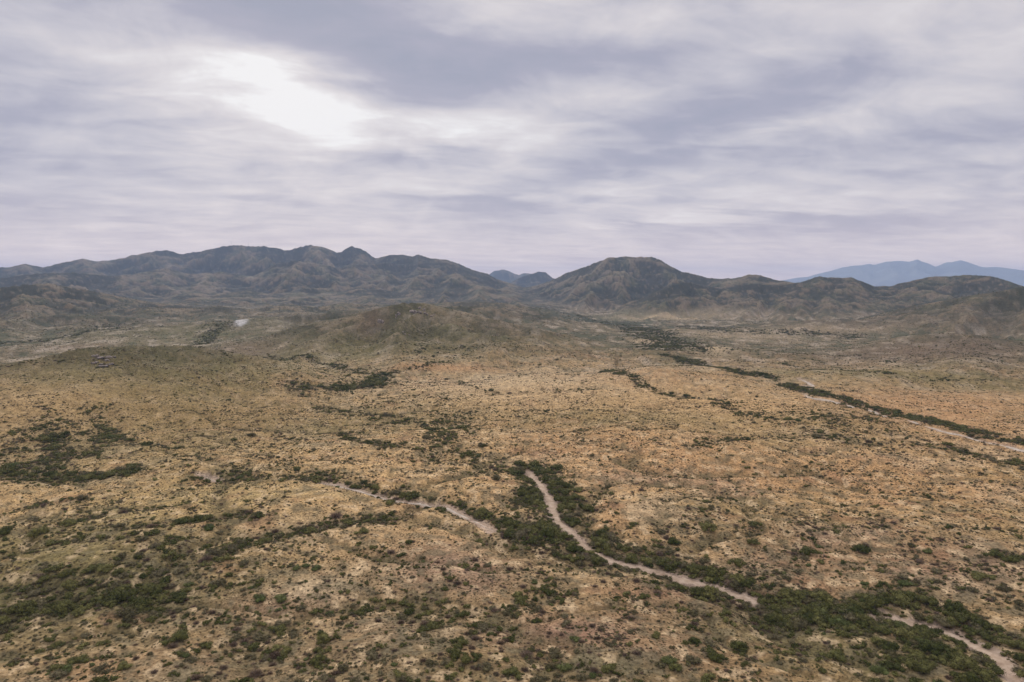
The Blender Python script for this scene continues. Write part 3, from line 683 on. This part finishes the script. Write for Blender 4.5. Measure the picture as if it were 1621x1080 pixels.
# high detail crowns for the individual shrubs, light ones for the masses behind
HI = dict(
    dark=[mesh_only('crown', *crown(60 + i, 9 + i % 3, 2300, .062, flat=.8, core=.46, spread=.74, elong=1 + .25 * (i % 3)), M['dark']) for i in range(6)],
    green=[mesh_only('crown', *crown(80 + i, 8 + i % 3, 1900, .062, flat=.75, core=.46, spread=.7), M['green']) for i in range(3)],
    olive=[mesh_only('crown', *crown(90 + i, 8 + i % 3, 1500, .060, flat=.7, core=.36, spread=.74), M['olive']) for i in range(5)],
    dry=[mesh_only('twigs', *twigs(110 + i, 520, .020), M['dry']) for i in range(4)])
ST = [mesh_only('branches', *stems(150 + i), M['stem']) for i in range(5)]
LOW = dict(
    dark=[crown(260 + i, 6, 330, .13, flat=.8, sub=1, core=.48, spread=.7, elong=1 + .3 * (i % 3)) for i in range(5)],
    green=[crown(280 + i, 4, 200, .12, flat=.7, sub=1) for i in range(2)],
    olive=[crown(290 + i, 5, 260, .12, flat=.7, core=.38, sub=1, spread=.7) for i in range(4)],
    dry=[twigs(310 + i, 150, .036) for i in range(3)])
TUFT = [twigs(330 + i, 46, .07, .9) for i in range(4)]

# --- where shrubs stand
def scatter(r0, r1, amax, n, g):
    r = np.sqrt(g.uniform(r0 * r0, r1 * r1, n)); a = g.uniform(-amax, amax, n)
    return np.sin(a) * r, np.cos(a) * r, r, a
g = np.random.default_rng(5)
AM = R(41)
def area(r0, r1): return AM * (r1 * r1 - r0 * r0)
DRYW = []
for (u, v, ru, rv) in ((440,1050,150,40),(780,890,120,40),(900,1020,180,35),(1130,960,90,40),(560,1000,80,40),(1500,860,120,50)):
    X, Y = unproject([u, u, u], [v, v - rv, v + rv]); rc = math.hypot(X[0], Y[0])
    DRYW.append((math.atan2(X[0], Y[0]), rc, ru * rc / FPX, abs(math.hypot(X[1], Y[1]) - math.hypot(X[2], Y[2])) / 2))
SX, SY, SR_, SK = [], [], [], []      # x, y, radius, kind (0 dark, 1 olive, 2 dry, 3 green)
def take(x, y, rad, kind): SX.append(x); SY.append(y); SR_.append(rad); SK.append(kind)
for (r0, r1, dens, rmin) in ((120, 330, .62, .28), (330, 620, .48, .36), (620, 1100, .27, .52), (1100, 1900, .10, .85), (1900, 3400, .026, 1.5)):
    n = int(area(r0, r1) * dens); x, y, r, a = scatter(r0, r1, AM, n, g)
    crv, blv, opv = cover(x, y)
    wd = wash_near(x, y)
    z_, hr_, _, _ = terrain(x, y, True)
    hill = smooth((hr_ - 8) / 20)
    clump = smooth((fbm(x / 17, y / 14, 401, 3) + .22) / .5)       # shrubs gather
    reg = fbm(x / 120, y / 120, 402, 3)
    p = np.maximum(np.minimum(crv * (.55 + .6 * clump), .98), np.maximum(blv * .75, opv * (1.0 + .5 * hill)) * (.18 + 1.5 * clump))
    # spacing widens where shrubs get larger
    keep = (g.uniform(0, 1, n) < p) & (wd > 2.6 + 1.0 * g.uniform(0, 1, n) + 1.5 * fbm(x / 14, y / 14, 404, 2))
    x, y, r, crv, blv, opv, reg, hill = [q[keep] for q in (x, y, r, crv, blv, opv, reg, hill)]
    m = len(x); u_ = g.uniform(0, 1, m)
    inc = np.clip(np.maximum(crv, blv * .8), 0, 1)
    pd = np.clip(.18 + .42 * inc + .3 * reg, 0.05, .70)             # share of dark green
    scrubby = np.zeros(m)
    for (du, dv, dru, drv) in DRYW: scrubby = np.maximum(scrubby, np.exp(-((np.arctan2(x, y) - du) * r / dru) ** 2 - ((r - dv) / drv) ** 2))
    kind = np.where(g.uniform(0, 1, m) < .55 * scrubby, 2, -1); pd = np.where(kind == 2, 0, pd)
    kind = np.where(kind == 2, 2, np.where(u_ < pd, 0, np.where(u_ < pd + (1 - pd) * (.62 + .3 * reg), 1, 2)))
    kind = np.where((g.uniform(0, 1, m) < .012 + .03 * (reg > .25)), 3, kind)
    rad = np.exp(g.normal(0, .46, m)) * np.where(kind == 0, .48 + .92 * inc, np.where(kind == 2, .50 + .5 * inc, .46 + .75 * inc))
    rad = np.clip(rad, rmin, 3.6)
    wd2 = wash_near(x, y); rad = np.where(wd2 < 14, np.minimum(rad, np.maximum(wd2 - 1.3, .5)), rad)
    ok = (rad > rmin * .6) if r0 < 620 else (rad > rmin - 1e-9)
    take(x[ok], y[ok], rad[ok], kind[ok])
SX, SY, SR_, SK = map(np.concatenate, (SX, SY, SR_, SK))
# shrubs that stand out in the photograph: u, v (base), width px, kind
PROM = [(470,902,15,3),(485,897,16,3),(501,903,18,3),(412,950,22,3),(443,951,24,3),(440,967,11,3),(107,1064,20,3),(108,832,20,0),(57,849,26,0),(333,839,20,3),(167,903,24,0),(77,1016,14,0),(88,1023,12,0),(125,1049,24,0),(193,1054,12,0),
 (437,998,24,0),(290,993,14,0),(327,986,11,0),(340,943,8,0),(397,939,6,0),(220,925,12,0),(225,912,14,0),(280,1014,28,0),(377,981,10,0),(260,986,12,0),(435,924,10,0),(10,845,24,0),(53,824,16,1),(553,876,9,0),(650,968,22,0),(677,970,18,0),(670,997,20,0),
 (733,976,20,0),(750,989,14,0),(737,926,12,0),(847,921,12,3),(862,936,18,0),(990,942,14,0),(1020,948,18,0),(1040,1008,18,0),(893,1061,26,3),(937,1071,18,3),(1060,1048,24,3),(910,1013,18,3),(882,879,14,0),(1003,832,14,0),(1067,859,20,0),(813,868,14,0),
 (1120,840,26,0),(1193,861,18,0),(1277,875,22,0),(1280,895,9,3),(1300,891,12,0),(1167,896,24,0),(1320,1042,32,0),(1302,1065,14,0),(1177,1054,14,0),(1390,1064,26,3),(1330,1002,12,0),(1170,1029,32,0),(1127,1042,30,0),(1120,1074,20,0),(1363,875,28,0),(1470,875,16,3),
 (1600,889,22,0),(1553,917,22,0),(1573,880,24,0),(1517,976,26,0),(1284,733,8,0),(1184,742,9,0),(1193,752,7,0),(1187,710,6,0),(1264,666,9,3),(860,748,16,0),(845,740,14,0),(905,802,22,0),(930,806,20,0),(890,790,20,0),(912,778,18,0),
 (975,814,10,0),(958,781,6,0),(1002,758,5,0),(960,828,9,0),(740,962,14,0),(850,985,16,0),(1225,1010,20,1),(1440,1010,30,0),(1480,1035,34,0),(1520,1058,34,0),(1410,1030,28,0),(1450,1060,32,0),(1560,1005,22,0),(1605,1020,26,0),(1560,1075,30,0),(1390,1020,24,0),
 (245,760,10,0),(160,757,16,0),(172,752,18,0),(20,738,18,3),(155,723,10,0),(135,720,9,0),(345,757,9,0),(358,756,9,0),(395,752,8,0),(560,766,14,0),(575,762,12,0),(493,750,9,0)]
pu = [p[0] for p in PROM]; pvv = [p[1] for p in PROM]
px_, py_ = unproject(pu, pvv)
pr = np.hypot(np.hypot(px_, py_), CAMZ); prad = np.array([p[2] for p in PROM]) * .5 * pr / FPX; pk = np.array([p[3] for p in PROM])
mk = np.ones(len(SX), bool)
for a_, b_, c_ in zip(px_, py_, prad): mk &= np.hypot(SX - a_, SY - b_) > c_ * 1.15
nprom = len(px_)
SX = np.concatenate([px_, SX[mk]]); SY = np.concatenate([py_, SY[mk]]); SR_ = np.concatenate([prad, SR_[mk]]); SK = np.concatenate([pk, SK[mk]])
SZ = surf(SX, SY) - .05
U_, V_ = to_px(SX, SY, SZ + SR_ * .4)
APP = SR_ / np.sqrt(SX ** 2 + SY ** 2 + CAMZ ** 2) * FPX * 2         # apparent width in photo pixels
APP[:nprom] *= 1.6                                                     # traced ones always count as individuals
INV = (U_ > 2) & (U_ < 1619) & (V_ < 1076) & (V_ > 470)
print('shrubs', len(SX), [int((SK == k).sum()) for k in range(4)])
ind = np.zeros(len(SX), bool)
for k in range(4):
    c = np.where(INV & (SK == k))[0]; c = c[np.argsort(-APP[c])][:300 if k != 3 else 120]; ind[c] = True
KN = {0: ('dark', 'dark_green_shrub'), 1: ('olive', 'olive_shrub'), 2: ('dry', 'dry_shrub'), 3: ('green', 'bright_green_bush')}

# --- the masses: one object per kind, instanced on points
def gn_scatter(name, P, scl, rot, pick, protos, mat, label):
    pc = bpy.data.collections.new(name + '_forms')
    for i, (V, F_) in enumerate(protos):
        me = mesh_only(name + '_form', V, F_, mat); o = bpy.data.objects.new('%s_form_%02d' % (name, i), me); pc.objects.link(o)
    me = bpy.data.meshes.new(name); me.vertices.add(len(P)); me.vertices.foreach_set('co', np.ascontiguousarray(P, np.float32).ravel())
    a = me.attributes.new('scl', 'FLOAT_VECTOR', 'POINT'); a.data.foreach_set('vector', np.ascontiguousarray(scl, np.float32).ravel())
    a = me.attributes.new('rot', 'FLOAT_VECTOR', 'POINT'); a.data.foreach_set('vector', np.ascontiguousarray(rot, np.float32).ravel())
    a = me.attributes.new('pick', 'INT', 'POINT'); a.data.foreach_set('value', np.ascontiguousarray(pick, np.int32))
    me.update(); o = bpy.data.objects.new(name, me); col.objects.link(o)
    t = bpy.data.node_groups.new(name + '_nodes', 'GeometryNodeTree')
    t.interface.new_socket('Geometry', in_out='INPUT', socket_type='NodeSocketGeometry'); t.interface.new_socket('Geometry', in_out='OUTPUT', socket_type='NodeSocketGeometry')
    gi = t.nodes.new('NodeGroupInput'); go = t.nodes.new('NodeGroupOutput')
    iop = t.nodes.new('GeometryNodeInstanceOnPoints'); ci = t.nodes.new('GeometryNodeCollectionInfo')
    ci.inputs['Collection'].default_value = pc; ci.inputs['Separate Children'].default_value = True; ci.inputs['Reset Children'].default_value = True
    def at(nm, ty):
        n = t.nodes.new('GeometryNodeInputNamedAttribute'); n.data_type = ty; n.inputs['Name'].default_value = nm; return n.outputs['Attribute']
    t.links.new(gi.outputs[0], iop.inputs['Points']); t.links.new(ci.outputs[0], iop.inputs['Instance'])
    iop.inputs['Pick Instance'].default_value = True
    t.links.new(at('pick', 'INT'), iop.inputs['Instance Index']); t.links.new(at('scl', 'FLOAT_VECTOR'), iop.inputs['Scale']); t.links.new(at('rot', 'FLOAT_VECTOR'), iop.inputs['Rotation'])
    t.links.new(iop.outputs[0], go.inputs[0])
    md = o.modifiers.new('scatter', 'NODES'); md.node_group = t
    o['kind'] = 'stuff'; o['label'] = label
    return o
def masses(name, k, label):
    kk, _ = KN[k]; s = np.where((SK == k) & ~ind)[0]
    if len(s) == 0: return
    n = len(s); P = np.stack([SX[s], SY[s], SZ[s]], 1); sc = SR_[s][:, None] * np.stack([g.uniform(.85, 1.2, n), g.uniform(.85, 1.2, n), g.uniform(.75, 1.15, n)], 1)
    rot = np.stack([g.normal(0, .06, n), g.normal(0, .06, n), g.uniform(0, 6.28, n)], 1)
    gn_scatter(name, P, sc, rot, g.integers(0, len(LOW[kk]), n), LOW[kk], M[kk], label)
masses('distant_green_shrubs', 0, 'mass of small dark green shrubs spread over the plain and along its drainages')
masses('distant_olive_shrubs', 1, 'mass of small olive and brownish shrubs spread over the plain')
masses('distant_dry_shrubs', 2, 'mass of small leafless brown shrubs spread over the plain')
masses('distant_bright_bushes', 3, 'scattered small bright green bushes too far off to tell apart')
n = 240000; x, y, r, a = scatter(120, 600, AM, n, g)
dn = np.clip(.40 + 1.3 * fbm(x / 16, y / 14, 501, 3) + .3 * fbm(x / 90, y / 90, 502, 2), .05, 1)
kp = (g.uniform(0, 1, n) < dn) & (wash_near(x, y) > 3.4); x, y = x[kp], y[kp]; n = len(x)
tr = g.uniform(.14, .52, n)
gn_scatter('scrub_ground_cover', np.stack([x, y, surf(x, y) - .03], 1), tr[:, None] * np.array([1, 1, .8]), np.stack([0 * tr, 0 * tr, g.uniform(0, 6.28, n)], 1),
           g.integers(0, 4, n), TUFT, M['tuft'], 'low straw coloured tufts and small scrub covering the near ground')

n = 230000; x, y, r, a = scatter(120, 760, AM, n, g)
crv, blv, opv = cover(x, y)
cl = smooth((fbm(x / 9, y / 8, 511, 3) + .12) / .4)
kp = (g.uniform(0, 1, n) < np.clip(.12 + .9 * np.maximum(crv, blv) + .55 * opv, 0, .9) * (.15 + cl)) & (wash_near(x, y) > 2.6) & (g.uniform(0, 1, n) < .9); x, y = x[kp], y[kp]; n = len(x)
tr = np.exp(g.normal(-.85, .32, n)); print('scrub', n)
gn_scatter('low_scrub', np.stack([x, y, surf(x, y) - .04], 1), tr[:, None] * np.array([1, 1, .85]), np.stack([0 * tr, 0 * tr, g.uniform(0, 6.28, n)], 1),
           g.integers(0, 4, n), [crown(350 + i, 3, 60, .2, flat=.7, core=.45, sub=1) for i in range(4)], M['olive'], 'low dark scrub scattered in patches between the larger shrubs of the near ground')

# --- individual shrubs, each an object of its own
LAND = [(1470,1040,'in the thicket below the sandy wash'),(1600,1060,'beside the wash at the bottom right corner'),(1540,975,'on the bank above the lower sandy wash'),(1300,950,'in the middle of the thicket hiding the wash'),
 (1220,950,'at the left end of the thicket hiding the wash'),(1370,985,'at the right end of the thicket hiding the wash'),(1300,1050,'on the grassy flat left of the lower thicket'),(1170,1020,'on the slope below the middle of the wash'),(1120,920,'along the wash right of its middle bend'),(1000,890,'along the middle stretch of the sandy wash'),
 (880,800,'around the upper end of the sandy wash'),(800,740,'in the branch gully above the wash'),(850,870,'where the left track joins the wash'),(1110,830,'on the tan slope right of the wash'),(1280,860,'on the open slope above the hidden wash'),
 (1450,860,'on the brown slope at right'),(1580,880,'at the right edge above the wash'),(1500,740,'on the flat below the far right track'),(1330,650,'beside the far right pale track'),(1010,970,'on the pinkish slope below the wash'),
 (1040,1050,'on the bottom edge right of centre'),(860,1050,'on the bottom edge near the centre'),(860,940,'in the dip below the wash junction'),(720,990,'beside the pale bare spot near the bottom'),(720,900,'on the pinkish mound left of the wash'),
 (600,1050,'on the bottom edge left of centre'),(590,930,'on the left side of the pinkish mound'),(620,800,'along the pale left track'),(450,760,'in the row behind the left track'),(450,840,'in the diagonal row above the pale flat'),
 (450,920,'on the pale flat left of the mound'),(440,1050,'in the grey thicket at the bottom left'),(290,930,'in the wide thicket at left'),(290,1020,'below the wide thicket at left'),(130,940,'in the olive hollow at the left'),
 (120,1040,'on the orange ground in the bottom left'),(30,1030,'in the bottom left corner'),(60,850,'on the straw slope at the left edge'),(240,850,'on the yellowish slope at left'),(100,740,'in the dark clump at the left edge'),(300,740,'right of the dark clump at left'),(560,610,'in the dark hollow beyond the centre')]
ADJ = {0: 'dark green shrub', 1: 'olive shrub', 2: 'leafless brown shrub', 3: 'bright green bush'}
ORD = 'first second third fourth fifth sixth seventh eighth ninth tenth eleventh twelfth thirteenth fourteenth fifteenth sixteenth seventeenth eighteenth nineteenth twentieth 21st 22nd 23rd 24th 25th 26th 27th 28th 29th 30th 31st 32nd 33rd 34th 35th'.split()
lu = np.array([q[0] for q in LAND]); lv = np.array([q[1] for q in LAND])
ids = np.where(ind)[0]
zone = {int(i): int(np.argmin((U_[i] - lu) ** 2 + ((V_[i] - lv) * 1.7) ** 2)) for i in ids}
byz = {}
for i in ids: byz.setdefault((int(SK[i]), zone[int(i)]), []).append(int(i))
labels = {}; groups = {}
for (k, z), lst in byz.items():
    ph = LAND[z][2]
    big = max(lst, key=lambda i: APP[i]); rest = sorted([i for i in lst if i != big], key=lambda i: U_[i])
    labels[big] = 'largest %s %s' % (ADJ[k], ph) if rest else '%s %s' % ('big ' + ADJ[k], ph)
    m_ = len(rest)
    for q, i in enumerate(rest):
        if q == 0: pos = 'leftmost'
        elif q == m_ - 1: pos = 'rightmost'
        elif q < m_ / 2: pos = ORD[min(q, 34)] + ' from left'
        else:
            e = m_ - 1 - q; pos = ORD[min(e, 34)] + ' from right'
        labels[i] = '%s %s, %s' % ('big ' + ADJ[k], ph, pos)
    for i in lst:
        if len(labels[i].split()) > 16: labels[i] = labels[i].replace('big ', '', 1)
    for i in lst: groups[i] = '%ss %s' % (ADJ[k], ph)
cnt = {0: 0, 1: 0, 2: 0, 3: 0}
for k in range(4):
    kk, nm = KN[k]
    lst = sorted([int(i) for i in ids if SK[i] == k], key=lambda i: -APP[i])
    for q, i in enumerate(lst):
        me = HI[kk][q % len(HI[kk])]; rt = g.uniform(0, 6.28)
        s = float(SR_[i]); sv = (s * g.uniform(.9, 1.15), s * g.uniform(.9, 1.15), s * g.uniform(.8, 1.1))
        if APP[i] > 12 and k != 2:
            root = bpy.data.objects.new(nm, None); col.objects.link(root); root.empty_display_size = .5
            c_ = bpy.data.objects.new('crown', me); col.objects.link(c_); c_.parent = root
            b_ = bpy.data.objects.new('branches', ST[q % 5]); col.objects.link(b_); b_.parent = root
        else:
            root = bpy.data.objects.new(nm, me); col.objects.link(root)
        root.location = (float(SX[i]), float(SY[i]), float(SZ[i])); root.rotation_euler = (0, 0, rt); root.scale = sv
        tag(root, labels[i], 'bush' if k == 3 else 'shrub', groups[i])

# ------------------------------------------------------------------ rocks and masts
rock, t_, b_ = new_mat('weathered_rock', .9, .1)
geo = t_.nodes.new('ShaderNodeNewGeometry'); n_ = tnode(t_, 'ShaderNodeTexNoise'); n_.inputs['Scale'].default_value = .5; n_.inputs['Detail'].default_value = 6
t_.links.new(geo.outputs['Position'], n_.inputs['Vector']); r_ = t_.nodes.new('ShaderNodeValToRGB'); t_.links.new(n_.outputs[0], r_.inputs[0])
r_.color_ramp.elements[0].position = .35; r_.color_ramp.elements[0].color = (.10, .082, .068, 1); r_.color_ramp.elements[1].position = .65; r_.color_ramp.elements[1].color = (.36, .30, .25, 1)
t_.links.new(r_.outputs[0], b_.inputs['Base Color'])
def rock_outcrop(u, v, wpx, hpx, n, label, seed, flat=1.0):
    g_ = np.random.default_rng(seed); X, Y = unproject([u], [v]); r = math.hypot(X[0], Y[0]); k = r / FPX
    iv, if_ = icosphere(2); Vs, Fs = [], []; n0 = 0
    for i in range(n):
        ox = g_.normal() * wpx * k * .32; oy = g_.normal() * wpx * k * .25
        s = g_.uniform(.35, 1) * np.array([wpx * k * .26, wpx * k * .22, hpx * k * .5 * flat])
        d = 1 + .55 * perlin(iv[:, 0] * 1.6 + i * 5, iv[:, 1] * 1.6 + iv[:, 2] * 2.1, seed + i)
        q = np.round(iv * d[:, None] * 3.2) / 3.2 * .6 + iv * d[:, None] * .4            # blocky, fractured faces
        cz = float(surf(np.array([X[0] + ox]), np.array([Y[0] + oy]))[0]) - float(surf(X, Y)[0])
        Vs.append(q * s + np.array([ox, oy, cz + s[2] * .25])); Fs.append(if_ + n0); n0 += len(iv)
    o = mesh_np('rock_outcrop', np.concatenate(Vs), np.concatenate(Fs), rock, None, False)
    o.location = (X[0], Y[0], float(surf(X, Y)[0])); tag(o, label, 'rocks', 'rock outcrops on the knolls')
rock_outcrop(604, 511, 12, 11, 5, 'pale upright rock face on the left shoulder of the central knoll', 1)
rock_outcrop(671, 492, 9, 7, 4, 'pale rock knob just right of the top of the central knoll', 2)
rock_outcrop(678, 498, 9, 5, 4, 'small rocks stepping down right of the central knoll top', 3)
rock_outcrop(655, 495, 14, 6, 6, 'dark broken rocks below the top of the central knoll', 4)
rock_outcrop(161, 573, 24, 7, 5, 'layered rock ledge on the left knoll with shaded cleft', 5, .7)
rock_outcrop(157, 580, 26, 3.5, 4, 'long low pale rock shelf under the ledge on the left knoll', 6, .6)
rock_outcrop(152, 565, 10, 5, 5, 'small rock pile above the ledge on the left knoll', 7)
rock_outcrop(643, 528, 9, 5, 4, 'pale rocks low on the front of the central knoll', 8)

rock_outcrop(630, 500, 10, 5, 5, 'scattered brown boulders between the rock face and the knoll top', 9)
rock_outcrop(176, 566, 12, 5, 5, 'few small stones at the right end of the left knoll ledge', 10)

mast_m, _, mb = new_mat('galvanised_steel', .5, .5); mb.inputs['Base Color'].default_value = (.30, .30, .31, 1); mb.inputs['Metallic'].default_value = .3
def radio_mast(u, v, H, label):
    a, sl = px_ray([u], [v]); rd = np.arange(4800., 7600., 8.); X = np.sin(a[0]) * rd; Y = np.cos(a[0]) * rd
    z = terrain(X, Y); i = int(np.argmax((z - CAMZ) / rd))
    root = bpy.data.objects.new('radio_mast', None); col.objects.link(root); root.location = (X[i], Y[i], z[i] - 1)
    tag(root, label, 'mast', 'radio masts on the ridge')
    Vs, Fs = [], []; n0 = 0
    cs = [(1.1, 0), (-.55, .95), (-.55, -.95)]
    def add(p, q, r0, r1):
        nonlocal n0
        v_, f_ = tube(p, q, r0, r1); Vs.append(v_); Fs.append(f_ + n0); n0 += len(v_)
    for c0 in cs: add((c0[0], c0[1], 0), (c0[0], c0[1], H), .28, .22)
    for s_ in range(int(H / 3)):
        for m_ in range(3):
            p, q = cs[m_], cs[(m_ + 1) % 3]; add((p[0], p[1], s_ * 3), (q[0], q[1], s_ * 3 + 3), .10, .10)
    m1 = mesh_np('lattice_tower', np.concatenate(Vs), np.concatenate(Fs), mast_m, None, False); m1.parent = root
    v_, f_ = tube((0, 0, H), (0, 0, H * 1.18), .25, .12); m2 = mesh_np('antenna', v_, f_, mast_m, None, False); m2.parent = root
radio_mast(366, 388, 38, 'taller thin radio mast on the left crest of the main range')
radio_mast(393, 388, 30, 'shorter radio mast to the right on the crest of the main range')
